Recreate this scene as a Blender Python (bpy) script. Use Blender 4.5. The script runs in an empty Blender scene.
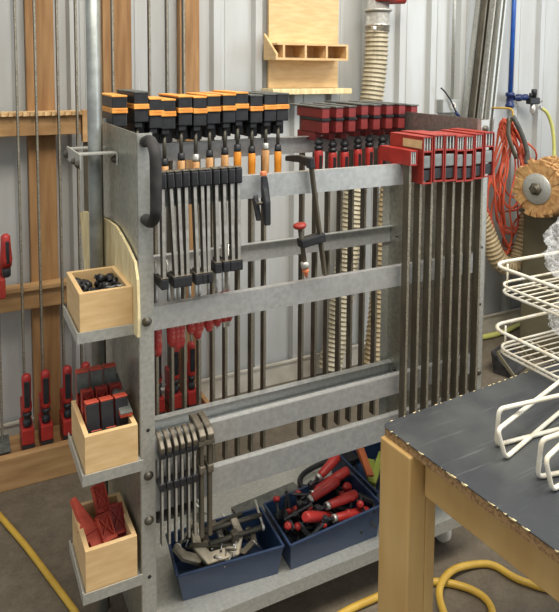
import bpy, bmesh, math, random
from mathutils import Vector, Matrix, noise
random.seed(7)
PI = math.pi
SC = bpy.context.scene
COL = SC.collection

# ------------------------------------------------------------------ camera
CAM = Vector((-0.41564, -1.62391, 1.70)); FPX = 649.15; PX, PY = 286.36, 120.61
YAW, PITCH, ROLL = .4787, .078, .0065
_f = Vector((math.sin(YAW)*math.cos(PITCH), math.cos(YAW)*math.cos(PITCH), -math.sin(PITCH)))
_r = _f.cross(Vector((0, 0, 1))).normalized(); _u = _r.cross(_f)
_c, _s = math.cos(ROLL), math.sin(ROLL)
R_, U_, F_ = _c*_r+_s*_u, -_s*_r+_c*_u, _f
cd = bpy.data.cameras.new('camera'); cam = bpy.data.objects.new('camera', cd); COL.objects.link(cam)
cd.sensor_fit = 'HORIZONTAL'; cd.sensor_width = 36; cd.lens = 36*FPX/559
cd.shift_x = (279.5-PX)/559; cd.shift_y = (PY-306)/559; cd.clip_start = .05
m3 = Matrix((R_, U_, -F_)).transposed()
cam.matrix_world = Matrix.Translation(CAM) @ m3.to_4x4()
SC.camera = cam

# ------------------------------------------------------------------ light
W = bpy.data.worlds.new('world'); SC.world = W; W.use_nodes = True
_nt = W.node_tree; _bg = _nt.nodes['Background']; _bg.inputs[1].default_value = .62
_tc = _nt.nodes.new('ShaderNodeTexCoord'); _sx = _nt.nodes.new('ShaderNodeSeparateXYZ'); _cr = _nt.nodes.new('ShaderNodeValToRGB')
_nt.links.new(_tc.outputs['Generated'], _sx.inputs[0]); _mr = _nt.nodes.new('ShaderNodeMapRange')
_mr.inputs[1].default_value = -1; _mr.inputs[2].default_value = 1; _nt.links.new(_sx.outputs['Z'], _mr.inputs[0]); _nt.links.new(_mr.outputs[0], _cr.inputs[0])
_e = _cr.color_ramp.elements; _e[0].position = .40; _e[0].color = (.10, .085, .065, 1); _e[1].position = .53; _e[1].color = (1.06, 1.13, 1.20, 1)
_n = _e.new(.48); _n.color = (.34, .34, .34, 1)
_n = _e.new(.75); _n.color = (.62, .64, .66, 1)
_nt.links.new(_cr.outputs[0], _bg.inputs[0])
def area(name, loc, target, size, power, color, sy=None):
    l = bpy.data.lights.new(name, 'AREA'); l.energy = power; l.color = color; l.size = size
    if sy: l.shape = 'RECTANGLE'; l.size_y = sy
    o = bpy.data.objects.new(name, l); COL.objects.link(o); o.location = loc
    o.rotation_euler = (Vector(target)-Vector(loc)).to_track_quat('-Z', 'Y').to_euler()
    return o
area('unseen_overhead_light', (0.2, -1.2, 4.3), (0.4, .2, 0), 2.6, 118, (1, .93, .82), 1.2)  # unseen overhead area lights, this and the next, added to light the room
area('unseen_overhead_light', (2.6, -1.0, 4.3), (2.0, .6, 0), 2.6, 85, (1, .95, .88), 1.2)
area('door_daylight', (5.5, -3.0, 2.2), (.8, .3, .9), 3.0, 75, (.84, .92, 1), 2.6)
SC.view_settings.view_transform = 'Standard'; SC.view_settings.look = 'None'
SC.view_settings.exposure = 0.32; SC.view_settings.gamma = 1

# ------------------------------------------------------------------ helpers
def P(x, y, **k):
    (a, v), = k.items(); i = 'XYZ'.index(a)
    d = F_ + R_*((x-PX)/FPX) - U_*((y-PY)/FPX)
    return CAM + d*((v-CAM[i])/d[i])

def lin(c):
    return tuple((v/12.92 if v <= .04045 else ((v+.055)/1.055)**2.4) for v in [q/255 for q in c])

def mat(name, c, rough=.5, metal=0, c2=None, scale=8, amt=.5, bump=0, stretch=(1, 1, 1), detail=4, thr=(.35, .65), bscale=None, coat=0, spec=.5):
    m = bpy.data.materials.new(name); m.use_nodes = True; nt = m.node_tree; b = nt.nodes['Principled BSDF']
    b.inputs['Roughness'].default_value = rough; b.inputs['Metallic'].default_value = metal
    b.inputs['Specular IOR Level'].default_value = spec
    if coat: b.inputs['Coat Weight'].default_value = coat
    b.inputs['Base Color'].default_value = (*lin(c), 1)
    tc = nt.nodes.new('ShaderNodeTexCoord'); mp = nt.nodes.new('ShaderNodeMapping')
    mp.inputs['Scale'].default_value = stretch
    nt.links.new(tc.outputs['Object'], mp.inputs[0])
    if c2:
        n = nt.nodes.new('ShaderNodeTexNoise'); n.inputs['Scale'].default_value = scale; n.inputs['Detail'].default_value = detail
        nt.links.new(mp.outputs[0], n.inputs['Vector'])
        r = nt.nodes.new('ShaderNodeMapRange'); r.inputs[1].default_value = thr[0]; r.inputs[2].default_value = thr[1]
        r.inputs[4].default_value = amt*2 if amt < .5 else 1
        nt.links.new(n.outputs['Fac'], r.inputs[0])
        mx = nt.nodes.new('ShaderNodeMix'); mx.data_type = 'RGBA'
        mx.inputs[6].default_value = (*lin(c), 1); mx.inputs[7].default_value = (*lin(c2), 1)
        nt.links.new(r.outputs[0], mx.inputs[0]); nt.links.new(mx.outputs[2], b.inputs['Base Color'])
    if bump:
        n2 = nt.nodes.new('ShaderNodeTexNoise'); n2.inputs['Scale'].default_value = bscale or scale*3; n2.inputs['Detail'].default_value = 5
        nt.links.new(mp.outputs[0], n2.inputs['Vector'])
        bp = nt.nodes.new('ShaderNodeBump'); bp.inputs['Strength'].default_value = bump; bp.inputs['Distance'].default_value = .004
        nt.links.new(n2.outputs['Fac'], bp.inputs['Height']); nt.links.new(bp.outputs[0], b.inputs['Normal'])
    return m

M = {}
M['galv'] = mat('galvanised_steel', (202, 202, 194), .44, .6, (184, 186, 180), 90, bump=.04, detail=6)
M['panel'] = mat('galvanised_steel_shaded', (192, 192, 182), .36, .8, (164, 165, 156), 60, bump=.05, detail=6)  # same steel as galv, shade of the panel faces put into a darker tone
M['galv2'] = mat('galvanised_rail', (212, 215, 214), .38, .65, (196, 199, 198), 70, bump=.04, detail=6)
M['bright'] = mat('bright_steel', (214, 213, 206), .34, .6, (184, 182, 174), 60)
M['pipe'] = mat('zinc_pipe', (158, 162, 158), .42, .6, (136, 140, 136), 25)
M['bar'] = mat('dark_steel_bar', (100, 96, 86), .45, .5, (76, 73, 64), 30, stretch=(1, 1, .3))
M['edge'] = mat('ground_bar_edge', (176, 170, 154), .4, .5, (128, 122, 106), 260, stretch=(1, 1, 1), thr=(.4, .6))
M['tarn'] = mat('tarnished_bar', (114, 107, 92), .45, .5, (90, 84, 71), 30, stretch=(1, 1, .25))
M['cast'] = mat('cast_metal', (120, 112, 98), .5, .4, (92, 86, 74), 40, bump=.2)
M['castl'] = mat('pale_cast_metal', (168, 158, 138), .5, .4, (138, 130, 112), 40, bump=.2)
M['black'] = mat('black_plastic', (30, 31, 33), .42, 0, (44, 45, 48), 30, bump=.1)
M['rubber'] = mat('black_rubber', (34, 33, 33), .75, 0, (58, 56, 54), 20, bump=.2)
M['grey_top'] = mat('dusty_grey_pad', (104, 106, 100), .7, 0, (76, 78, 74), 40)
M['orange'] = mat('orange_pad', (240, 172, 84), .5, 0, (222, 146, 62), 25)
M['amber'] = mat('amber_handle', (226, 150, 50), .32, 0, (204, 124, 36), 30)
M['wornwood'] = mat('worn_wood_handle', (205, 160, 108), .6, 0, (176, 126, 76), 30, stretch=(3, 3, .6))
M['red'] = mat('red_clamp', (162, 52, 40), .5, 0, (142, 44, 34), 25, bump=.06)
M['redbright'] = mat('bright_red_plastic', (172, 48, 42), .42, 0, (154, 40, 36), 25)
M['reddust'] = mat('dusty_red_plastic', (204, 86, 62), .62, 0, (178, 66, 48), 30)
M['redworn'] = mat('worn_red_handle', (186, 62, 58), .6, 0, (196, 146, 128), 45, thr=(.48, .62))
M['reddk'] = mat('dark_red_jaw', (138, 48, 46), .5, 0, (122, 42, 40), 30)
M['blue'] = mat('blue_bin_plastic', (30, 50, 80), .5, 0, (44, 62, 88), 14, thr=(.5, .8))
M['ply'] = mat('plywood_box', (222, 190, 140), .55, 0, (208, 172, 120), 9, stretch=(1.2, 1.2, 6), bump=.06)
M['plyend'] = mat('plywood_edge', (196, 156, 104), .65, 0, (226, 196, 146), 60, stretch=(1, 1, 4))
M['stud'] = mat('brown_stud_wood', (166, 128, 84), .7, 0, (140, 102, 62), 7, stretch=(6, 6, .5), bump=.1)
M['pine'] = mat('pine_lumber', (190, 152, 104), .65, 0, (160, 122, 78), 7, stretch=(.6, 4, 4), bump=.1)
M['cream'] = mat('raw_board', (236, 222, 176), .8, 0, (214, 192, 140), 12, stretch=(5, 5, 1), bump=.25)
M['tan'] = mat('painted_tan_wood', (206, 172, 112), .5, 0, (194, 156, 96), 5, stretch=(3, 3, .8), bump=.08)
M['chip'] = mat('chipboard_edge', (164, 130, 88), .8, 0, (128, 98, 64), 140, thr=(.45, .6), bump=.3)
M['white'] = mat('white_coated_wire', (232, 228, 214), .4, 0, (214, 204, 180), 30)
M['yhose'] = mat('yellow_hose', (208, 170, 68), .45, 0, (188, 150, 56), 12)
M['phose'] = mat('pale_yellow_hose', (206, 206, 120), .4, 0, (188, 188, 104), 12)
M['cord'] = mat('orange_cord', (214, 98, 66), .5, 0, (186, 76, 52), 12)
M['duct'] = mat('tan_duct', (190, 170, 132), .6, 0, (160, 142, 108), 20)
M['ductg'] = mat('grey_duct', (188, 178, 152), .55, 0, (164, 154, 128), 20)
M['olive'] = mat('olive_machine_paint', (112, 106, 84), .5, 0, (96, 90, 70), 6)
M['bristle'] = mat('bristle_wood', (206, 164, 108), .8, 0, (168, 122, 74), 40, bump=.5)
M['airblue'] = mat('blue_air_pipe', (38, 92, 176), .4, 0, (30, 76, 156), 20)
M['navy'] = mat('dark_blue_fitting', (32, 52, 104), .4, 0, (24, 40, 84), 20)
M['lime'] = mat('lime_plastic', (150, 162, 66), .5, 0, (128, 140, 52), 20)
M['tanor'] = mat('orange_brown_plastic', (176, 100, 60), .5, 0, (150, 80, 48), 20)
M['outlet'] = mat('grey_outlet_box', (176, 178, 174), .5, .3, (160, 162, 158), 20)
M['tape'] = mat('masking_tape', (214, 190, 140), .8, 0, (196, 170, 120), 30)
M['copper'] = mat('orange_pad_tip', (224, 130, 84), .5)
M['label_white'] = mat('label_white', (220, 216, 206), .6)

# laminate bench top with scratches and dust
def m_lam():
    m = mat('black_laminate', (54, 57, 60), .42, 0, (84, 86, 84), 6, bump=.05, thr=(.45, .8), detail=8)
    nt = m.node_tree; b = nt.nodes['Principled BSDF']
    tc = nt.nodes.new('ShaderNodeTexCoord'); mp = nt.nodes.new('ShaderNodeMapping'); mp.inputs['Scale'].default_value = (3, 60, 1); mp.inputs['Rotation'].default_value = (0, 0, .6)
    w = nt.nodes.new('ShaderNodeTexNoise'); w.inputs['Scale'].default_value = 2.5; w.inputs['Detail'].default_value = 7
    nt.links.new(tc.outputs['Object'], mp.inputs[0]); nt.links.new(mp.outputs[0], w.inputs['Vector'])
    r = nt.nodes.new('ShaderNodeMapRange'); r.inputs[1].default_value = .62; r.inputs[2].default_value = .72; r.inputs[3].default_value = 0; r.inputs[4].default_value = .35
    nt.links.new(w.outputs['Fac'], r.inputs[0])
    mx = nt.nodes.new('ShaderNodeMix'); mx.data_type = 'RGBA'
    src = b.inputs['Base Color'].links[0].from_socket
    nt.links.new(src, mx.inputs[6]); mx.inputs[7].default_value = (*lin((118, 120, 118)), 1)
    nt.links.new(r.outputs[0], mx.inputs[0]); nt.links.new(mx.outputs[2], b.inputs['Base Color'])
    return m
M['lam'] = m_lam()

def m_floor():
    m = bpy.data.materials.new('concrete_floor'); m.use_nodes = True; nt = m.node_tree; b = nt.nodes['Principled BSDF']
    tc = nt.nodes.new('ShaderNodeTexCoord')
    def nz(s, d, lo, hi):
        n = nt.nodes.new('ShaderNodeTexNoise'); n.inputs['Scale'].default_value = s; n.inputs['Detail'].default_value = d
        n.inputs['Roughness'].default_value = .65
        nt.links.new(tc.outputs['Object'], n.inputs['Vector'])
        r = nt.nodes.new('ShaderNodeMapRange'); r.inputs[1].default_value = lo; r.inputs[2].default_value = hi
        nt.links.new(n.outputs['Fac'], r.inputs[0]); return r.outputs[0], n.outputs['Fac']
    a, _ = nz(2.2, 8, .35, .68); c, _ = nz(14, 8, .4, .7); d, dn = nz(90, 4, .4, .75)
    def mix(f, x, y):
        mx = nt.nodes.new('ShaderNodeMix'); mx.data_type = 'RGBA'; nt.links.new(f, mx.inputs[0])
        for i, v in ((6, x), (7, y)):
            if isinstance(v, tuple): mx.inputs[i].default_value = (*lin(v), 1)
            else: nt.links.new(v, mx.inputs[i])
        return mx.outputs[2]
    o = mix(a, (88, 78, 64), (116, 105, 88)); o2 = mix(c, (74, 65, 52), (126, 115, 97))
    mx = nt.nodes.new('ShaderNodeMix'); mx.data_type = 'RGBA'; mx.inputs[0].default_value = .45
    nt.links.new(o, mx.inputs[6]); nt.links.new(o2, mx.inputs[7])
    o3 = mix(d, (150, 140, 122), (82, 74, 64))
    my = nt.nodes.new('ShaderNodeMix'); my.data_type = 'RGBA'; my.inputs[0].default_value = .18
    nt.links.new(mx.outputs[2], my.inputs[6]); nt.links.new(o3, my.inputs[7])
    nt.links.new(my.outputs[2], b.inputs['Base Color']); b.inputs['Roughness'].default_value = .75
    bp = nt.nodes.new('ShaderNodeBump'); bp.inputs['Strength'].default_value = .25; bp.inputs['Distance'].default_value = .004
    nt.links.new(dn, bp.inputs['Height']); nt.links.new(bp.outputs[0], b.inputs['Normal'])
    return m
M['floor'] = m_floor()
M['wall'] = mat('ribbed_metal_wall', (190, 192, 190), .42, .15, (180, 180, 175), 3, stretch=(3, 3, .6), bump=.05)
M['base'] = mat('white_base_flashing', (206, 200, 186), .6, 0, (180, 172, 156), 8)

def m_film():
    m = bpy.data.materials.new('clear_plastic_film'); m.use_nodes = True; nt = m.node_tree
    b = nt.nodes['Principled BSDF']; b.inputs['Base Color'].default_value = (.86, .87, .87, 1); b.inputs['Roughness'].default_value = .16
    tr = nt.nodes.new('ShaderNodeBsdfTransparent'); mx = nt.nodes.new('ShaderNodeMixShader')
    n = nt.nodes.new('ShaderNodeTexNoise'); n.inputs['Scale'].default_value = 22; n.inputs['Detail'].default_value = 6
    r = nt.nodes.new('ShaderNodeMapRange'); r.inputs[1].default_value = .4; r.inputs[2].default_value = .7; r.inputs[3].default_value = .10; r.inputs[4].default_value = .42
    nt.links.new(n.outputs['Fac'], r.inputs[0]); nt.links.new(r.outputs[0], mx.inputs[0])
    nt.links.new(tr.outputs[0], mx.inputs[1]); nt.links.new(b.outputs[0], mx.inputs[2])
    nt.links.new(mx.outputs[0], nt.nodes['Material Output'].inputs['Surface'])
    return m
M['film'] = m_film()

class MB:
    def __init__(s): s.bm = bmesh.new()
    def box(s, x0, x1, y0, y1, z0, z1, bev=0, mtx=None):
        v = [s.bm.verts.new((x, y, z)) for x in (x0, x1) for y in (y0, y1) for z in (z0, z1)]
        s._hex(v, bev, mtx); return s
    def _hex(s, v, bev=0, mtx=None):
        if mtx is not None:
            for q in v: q.co = mtx @ q.co
        fs = [s.bm.faces.new([v[i] for i in f]) for f in ((0, 1, 3, 2), (4, 6, 7, 5), (0, 4, 5, 1), (2, 3, 7, 6), (0, 2, 6, 4), (1, 5, 7, 3))]
        if bev:
            es = {e for f in fs for e in f.edges}
            bmesh.ops.bevel(s.bm, geom=list(es), offset=bev, segments=2, affect='EDGES', profile=.5)
    def hexa(s, pts, bev=0):       # 8 points: bottom loop of 4, then top loop of 4
        a = pts; order = [a[0], a[4], a[3], a[7], a[1], a[5], a[2], a[6]]
        s._hex([s.bm.verts.new(p) for p in order], bev); return s
    def beam(s, p, q, w, h, bev=0, up=(0, 0, 1)):
        p, q = Vector(p), Vector(q); d = q-p; L = d.length; d.normalize()
        u = Vector(up)
        if abs(d.dot(u)) > .98: u = Vector((0, 1, 0))
        x = d.cross(u).normalized(); z = x.cross(d)
        m = Matrix((x, d, z)).transposed().to_4x4(); m.translation = p
        return s.box(-w/2, w/2, 0, L, -h/2, h/2, bev, m)
    def cyl(s, p, q, r, r2=None, seg=14, cap=True):
        p, q = Vector(p), Vector(q); r2 = r if r2 is None else r2
        return s.lathe(p, q-p, [(0, r), ((q-p).length, r2)], seg, cap)
    def lathe(s, p, axis, prof, seg=16, cap=True):
        p = Vector(p); d = Vector(axis).normalized(); u = Vector((0, 0, 1)) if abs(d.z) < .9 else Vector((1, 0, 0))
        x = d.cross(u).normalized(); y = d.cross(x)
        rings = []
        for t, r in prof:
            rings.append([s.bm.verts.new(p + d*t + (x*math.cos(2*PI*i/seg)+y*math.sin(2*PI*i/seg))*max(r, 1e-5)) for i in range(seg)])
        for a, b in zip(rings, rings[1:]):
            for i in range(seg): s.bm.faces.new((a[i], a[(i+1) % seg], b[(i+1) % seg], b[i])).smooth = True
        if cap:
            s.bm.faces.new(rings[0][::-1]); s.bm.faces.new(rings[-1])
        return s
    def tube(s, pts, r, seg=8, sub=6, closed=False, rib=None, smoothed=True):
        pts = [Vector(p) for p in pts]
        if smoothed and len(pts) > 2:
            out = []; n = len(pts); rng = range(n) if closed else range(n-1)
            for i in rng:
                p0 = pts[(i-1) % n] if closed or i > 0 else pts[0]*2-pts[1]
                p1, p2 = pts[i], pts[(i+1) % n]
                p3 = pts[(i+2) % n] if closed or i+2 < n else p2*2-p1
                for k in range(sub):
                    t = k/sub; out.append(.5*((2*p1)+(p2-p0)*t+(2*p0-5*p1+4*p2-p3)*t*t+(-p0+3*p1-3*p2+p3)*t**3))
            if not closed: out.append(pts[-1])
            pts = out
        rad = [r]*len(pts)
        if rib:
            pitch, dr = rib; L = [0]
            for a, b in zip(pts, pts[1:]): L.append(L[-1]+(b-a).length)
            n = int(L[-1]/pitch)*3; new = []; j = 0
            for k in range(n+1):
                t = L[-1]*k/n
                while j < len(L)-2 and L[j+1] < t: j += 1
                f = (t-L[j])/max(1e-9, L[j+1]-L[j]); new.append(pts[j].lerp(pts[j+1], f))
            pts = new; rad = [r+(dr if k % 3 == 0 else (-dr if k % 3 == 1 else 0)) for k in range(n+1)]
        n = len(pts); T = []
        for i in range(n):
            a = pts[(i-1) % n] if closed or i > 0 else pts[0]; b = pts[(i+1) % n] if closed or i < n-1 else pts[-1]
            T.append((b-a).normalized())
        u = T[0].orthogonal().normalized(); rings = []
        for i in range(n):
            u = (u - T[i]*u.dot(T[i])).normalized(); w = T[i].cross(u)
            rings.append([s.bm.verts.new(pts[i]+(u*math.cos(2*PI*k/seg)+w*math.sin(2*PI*k/seg))*rad[i]) for k in range(seg)])
        for i in range(n if closed else n-1):
            a, b = rings[i], rings[(i+1) % n]; off = 0
            if closed and i == n-1:
                off = min(range(seg), key=lambda o: (a[0].co-b[o].co).length)
            for k in range(seg):
                f = s.bm.faces.new((a[k], a[(k+1) % seg], b[(k+1+off) % seg], b[(k+off) % seg])); f.smooth = not rib
        if not closed:
            s.bm.faces.new(rings[0][::-1]); s.bm.faces.new(rings[-1])
        return s
    def prism(s, pts, off, bev=0):
        off = Vector(off); a = [s.bm.verts.new(Vector(p)) for p in pts]; b = [s.bm.verts.new(Vector(p)+off) for p in pts]
        n = len(pts); fs = [s.bm.faces.new(a[::-1]), s.bm.faces.new(b)]
        for i in range(n): fs.append(s.bm.faces.new((a[i], a[(i+1) % n], b[(i+1) % n], b[i])))
        if bev:
            bmesh.ops.bevel(s.bm, geom=list({e for f in fs for e in f.edges}), offset=bev, segments=1, affect='EDGES')
        return s
    def xf(s, m):
        bmesh.ops.transform(s.bm, matrix=m, verts=s.bm.verts); return s
    def build(s, name, m, parent=None):
        bmesh.ops.recalc_face_normals(s.bm, faces=s.bm.faces)
        me = bpy.data.meshes.new(name); s.bm.to_mesh(me); s.bm.free(); me.materials.append(M[m])
        o = bpy.data.objects.new(name, me); COL.objects.link(o)
        if parent is not None: o.parent = parent
        return o

def tag(o, label, cat, group=None, kind=None):
    if label: o['label'] = label
    if cat: o['category'] = cat
    if group: o['group'] = group
    if kind: o['kind'] = kind
    return o
def thing(name, label, cat, loc=(0, 0, 0), rot=(0, 0, 0), group=None, mtx=None):
    o = bpy.data.objects.new(name, None); COL.objects.link(o); o.empty_display_size = .05
    if mtx is not None: o.matrix_world = mtx
    else: o.location = loc; o.rotation_euler = rot
    return tag(o, label, cat, group)
ORD = ['first', 'second', 'third', 'fourth', 'fifth', 'sixth', 'seventh', 'eighth', 'ninth', 'tenth', 'eleventh', 'twelfth']

# ------------------------------------------------------------------ the setting
WY = 1.45
def struct(o): o['kind'] = 'structure'; return o
struct(MB().box(-7, 9, -8, 1.6, -.1, 0).build('floor', 'floor'))
bm = MB(); prof = []; x = -3.0; pitch = .2286
while x < 6:
    prof += [(x, WY), (x+.085, WY), (x+.098, WY-.03), (x+.135, WY-.03), (x+.148, WY), (x+.165, WY), (x+.169, WY-.004), (x+.185, WY-.004), (x+.189, WY)]
    x += pitch
prof += [(x, WY), (x, WY+.06), (-3, WY+.06)]
bm.prism([(a, b, 0) for a, b in prof], (0, 0, 3.4)); struct(bm.build('wall_back', 'wall'))
struct(MB().box(-3, 6, WY-.035, WY-.0305, 0.0, .11).box(-3, 6, WY-.045, WY-.0305, .11, .12).build('baseboard_back', 'base'))
for i, (a, b) in enumerate(((-.12, -.005), (.205, .335), (.565, .665))):
    struct(MB().box(a, b, 1.375, 1.4195, 0.0, 3.2, .003).build('trim_%d' % (i+1), 'stud'))

# rack rails on the wall studs
t = thing('notched_rail', 'notched wooden rail across the wall studs holding the tall clamp bars upright', 'rail', (0, 1.3, 1.46))
b = MB(); x0, x1 = -.8, .09
pts = [(x0, .075, .04), (x0, 0, .04)]; x = x0+.01
while x < x1-.03:
    pts += [(x, -.03, .04), (x+.014, -.03, .04), (x+.016, -.014, .04), (x+.026, -.014, .04)]; x += .028
pts += [(x1, -.03, .04), (x1, .075, .04)]
b.prism(pts, (0, 0, .016)); b.build('notched_strip', 'plyend', t)
MB().box(x0, x1, 0, .038, -.045, .04, .002).build('board', 'pine', t)
t = thing('wall_batten', 'pale wooden batten fixed low across the studs, level with the upper wooden box', 'batten', (0, 1.33, .71))
MB().box(-.9, .1, 0, .045, -.055, .03, .002).build('board', 'pine', t)
MB().box(-.9, .1, -.02, .045, .031, .05, .002).build('ledge', 'pine', t)
t = thing('offcut_block', 'short upright wood offcut beside the round pole at the end of the notched rail', 'wood block', (.115, 1.3, 1.33))
MB().box(-.022, .022, -.02, .02, .05, .19, .002).build('block', 'pine', t)
MB().box(-.018, .018, -.004, .0, -.4, .05).build('strip', 'tarn', t)

# tray on the floor along the wall
t = thing('floor_rack_tray', 'long low wooden tray on the floor against the wall under the standing clamps', 'tray', (0, 1.1, 0))
MB().box(-.9, .6, 0, .038, 0.0, .135, .003).build('front_board', 'pine', t)
MB().box(-.9, .6, .039, .26, .07, .088, .001).build('shelf_board', 'pine', t)
MB().box(.601, .622, 0, .27, 0.0, .15, .002).build('end_board', 'pine', t)

# ------------------------------------------------------------------ cart
H = 1.537; L = 1.2; D = .549; w = .041
cart = thing('clamp_cart', 'galvanised steel rolling clamp cart with flat front rails and bottom shelf', 'cart', (0, 0, 0))
def bolt(p, ax, r=.010, parent=cart):
    MB().lathe(p, ax, [(0, r*1.3), (.002, r*1.3), (.0021, r), (.007, r*.95), (.010, r*.5), (.0105, .001)], 12).build('bolt', 'bar', parent)
zb = .13
def panel(x, inward, name):
    b = MB(); t_ = .003
    s = inward
    def bx(a, c, *r, **k): b.box(min(a, c), max(a, c), *r, **k)
    bx(x, x+s*t_, 0, D, zb, H)
    fw = w if s > 0 else .036
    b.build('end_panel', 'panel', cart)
    b = MB(); bx(x+s*t_, x+s*fw, 0, t_, zb, H); bx(x+s*fw-s*t_, x+s*fw, t_, .018, zb, H); b.build('corner_flange', 'galv', cart)  # same steel as the web, lighter copy paints in the brighter flange reflections
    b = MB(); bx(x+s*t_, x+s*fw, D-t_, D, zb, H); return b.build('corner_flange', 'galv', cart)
panel(0, 1, 'l'); panel(L, -1, 'r')
def rail(z1, z0, y, lip=.03, face=-1, x0=w+.001, x1=L-.038):
    b = MB(); b.box(x0, x1, y-.0015, y+.0015, z0, z1)
    if lip: b.box(x0, x1, min(y, y-face*lip), max(y, y-face*lip), z1-.003, z1)
    return b.build('rail', 'galv2', cart)
Zr = [(1.4065, 1.342), (1.079, 1.015), (.720, .659), (.588, .513)]
for (a, c) in Zr: rail(a, c, .0065, .022, -1, .004, L-.004)
rail(1.449, 1.384, D-.012, .02, 1, .004, L-.004)
rail(1.06, .99, D-.012, .02, 1, .004, L-.004)
b = MB().box(.004, L-.004, D-.022, D-.019, .434, .486).box(.004, L-.004, D-.052, D-.022, .484, .488).box(.004, L-.004, D-.066, D-.022, .432, .436)
b.build('rail', 'galv2', cart)
b = MB().box(0.0, L, -.01, D, .165, .168).box(0, L, -.013, -.01, .128, .171).box(0, L, D, D+.003, .128, .171)
b.build('bottom_shelf', 'galv', cart)
for p in ((.022, 0, 1.045), (.022, 0, .625), (.022, 0, .5), (1.182, 0, .66), (1.182, 0, 1.505)): bolt(p, (0, -1, 0))
for z in (1.42, 1.025, .46): bolt((L-.003, D-.06, z), (-1, 0, 0), .006)
for p in ((.022, .75), (.022, .34), (1.182, 1.1), (1.182, .9)):
    MB().cyl((p[0], .0, p[1]), (p[0], -.0008, p[1]), .005).build('bolt_hole', 'rubber', cart)
MB().tube([(.022, .0, 1.515), (.022, -.05, 1.522), (.022, -.088, 1.50), (.022, -.095, 1.46), (.022, -.095, 1.38), (.022, -.09, 1.345), (.022, -.05, 1.318), (.022, 0, 1.315)], .0145, 12, 5).build('grab_handle', 'rubber', cart)
for x in (.10, 1.12):
    for y in (.09, .47):
        c = MB().box(x-.03, x+.03, y-.03, y+.03, .115, .127, .002).box(x-.022, x-.018, y-.02, y+.03, .045, .115).box(x+.018, x+.022, y-.02, y+.03, .045, .115).build('caster', 'galv', cart)
        MB().lathe((x-.014, y+.01, .05), (1, 0, 0), [(0, .012), (.001, .044), (.005, .05), (.023, .05), (.027, .044), (.028, .012)], 20).build('wheel', 'label_white', c)
# pole bracket
b = MB().box(-.1075, -.002, .2, .24, 1.462, 1.466).box(-.006, -.0015, .2, .24, 1.43, 1.462).box(-.112, -.108, .16, .38, 1.43, 1.47).box(-.1075, -.002, .34, .38, 1.462, 1.466)
b.build('pole_bracket', 'galv', cart)
bolt((-.007, .215, 1.445), (-1, 0, 0), .009); bolt((-.113, .17, 1.442), (-1, 0, 0), .009); bolt((-.113, .37, 1.447), (-1, 0, 0), .011)
bolt((-.113, .24, 1.442), (-1, 0, 0), .008)
# box trays
boxes = [(1.14, 1.035, .012, .20), (.789, .686, -.027, .20), (.473, .357, -.006, .20)]
for zt, zb_, yf, dp in boxes:
    b = MB().box(-.15, -.0005, yf-.004, yf+dp+.01, zb_-.006, zb_-.003).box(-.153, -.15, yf-.006, yf+dp+.01, zb_-.022, zb_+.008).box(-.153, -.0005, yf-.008, yf-.0045, zb_-.02, zb_+.008)
    b.build('box_tray', 'galv', cart)
# low gusset inside and frame
MB().box(.2, .29, .40, .404, .169, .26).box(.285, .289, .30, .40, .169, .25).build('gusset', 'galv', cart)

# pole held by the bracket
t = thing('support_pole', 'thick round galvanised pole standing at the left end of the cart', 'pole', (-.052, .27, 0))
MB().cyl((0, 0, .015), (0, 0, 2.7), .0185, seg=20).build('tube', 'pipe', t)
MB().cyl((0, 0, 0), (0, 0, .015), .03, seg=20).build('foot', 'rubber', t)
t = thing('thin_pole', 'thinner dull pole standing right behind the thick galvanised pole', 'pole', (-.022, .345, 0))
MB().cyl((0, 0, 0), (0, 0, 2.7), .009, seg=14).build('tube', 'tarn', t)
# raw board leaning at the end panel
ol = [(82, 212), (86, 211), (103, 217), (110, 220), (118, 226), (124, 236), (130, 247), (137, 262)]
pts = [P(a, c, X=-.004) for a, c in ol]; pts = [p for p in pts]
yy = [max(-.03, p.y) for p in pts]
out = [(-.004, yv, p.z) for yv, p in zip(yy, pts)]
jag = [(-.004, -.034+.004*math.sin(k*1.7), 1.22-.05*k) for k in range(1, 5)]
b = MB().prism(out+jag+[(-.004, -.03, 1.02), (-.004, .2, .99), (-.004, .70, .96)], (-.007, 0, 0))
t_ = b.build('raw_board', 'cream'); tag(t_, 'rough cream board with ragged top edge standing behind the upper wooden box', 'board')

# ------------------------------------------------------------------ wooden boxes and content
box_lab = ['upper wooden box on the cart end, full of black plastic plugs', 'middle wooden box on the cart end, holding red and black clamp stands', 'lowest wooden box on the cart end, holding dusty red brackets']
for (zt, z0, yf, dp), lb in zip(boxes, box_lab):
    t = thing('wooden_box', lb, 'box', (-.078, yf, z0), group='wooden boxes on the cart end'); h = zt-z0; a = .0665
    MB().box(-a, a, 0, .0125, 0, h, .0012).build('front_panel', 'ply', t)
    MB().box(-a, a, dp-.0125, dp, 0, h, .0012).build('back_panel', 'ply', t)
    for s in (-1, 1): MB().box(min(s*a, s*(a-.012)), max(s*a, s*(a-.012)), .0128, dp-.0128, 0, h, .001).build('side_panel', 'ply', t)
    MB().box(-a+.0125, a-.0125, .013, dp-.013, 0, .008).build('bottom_panel', 'ply', t)
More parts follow.
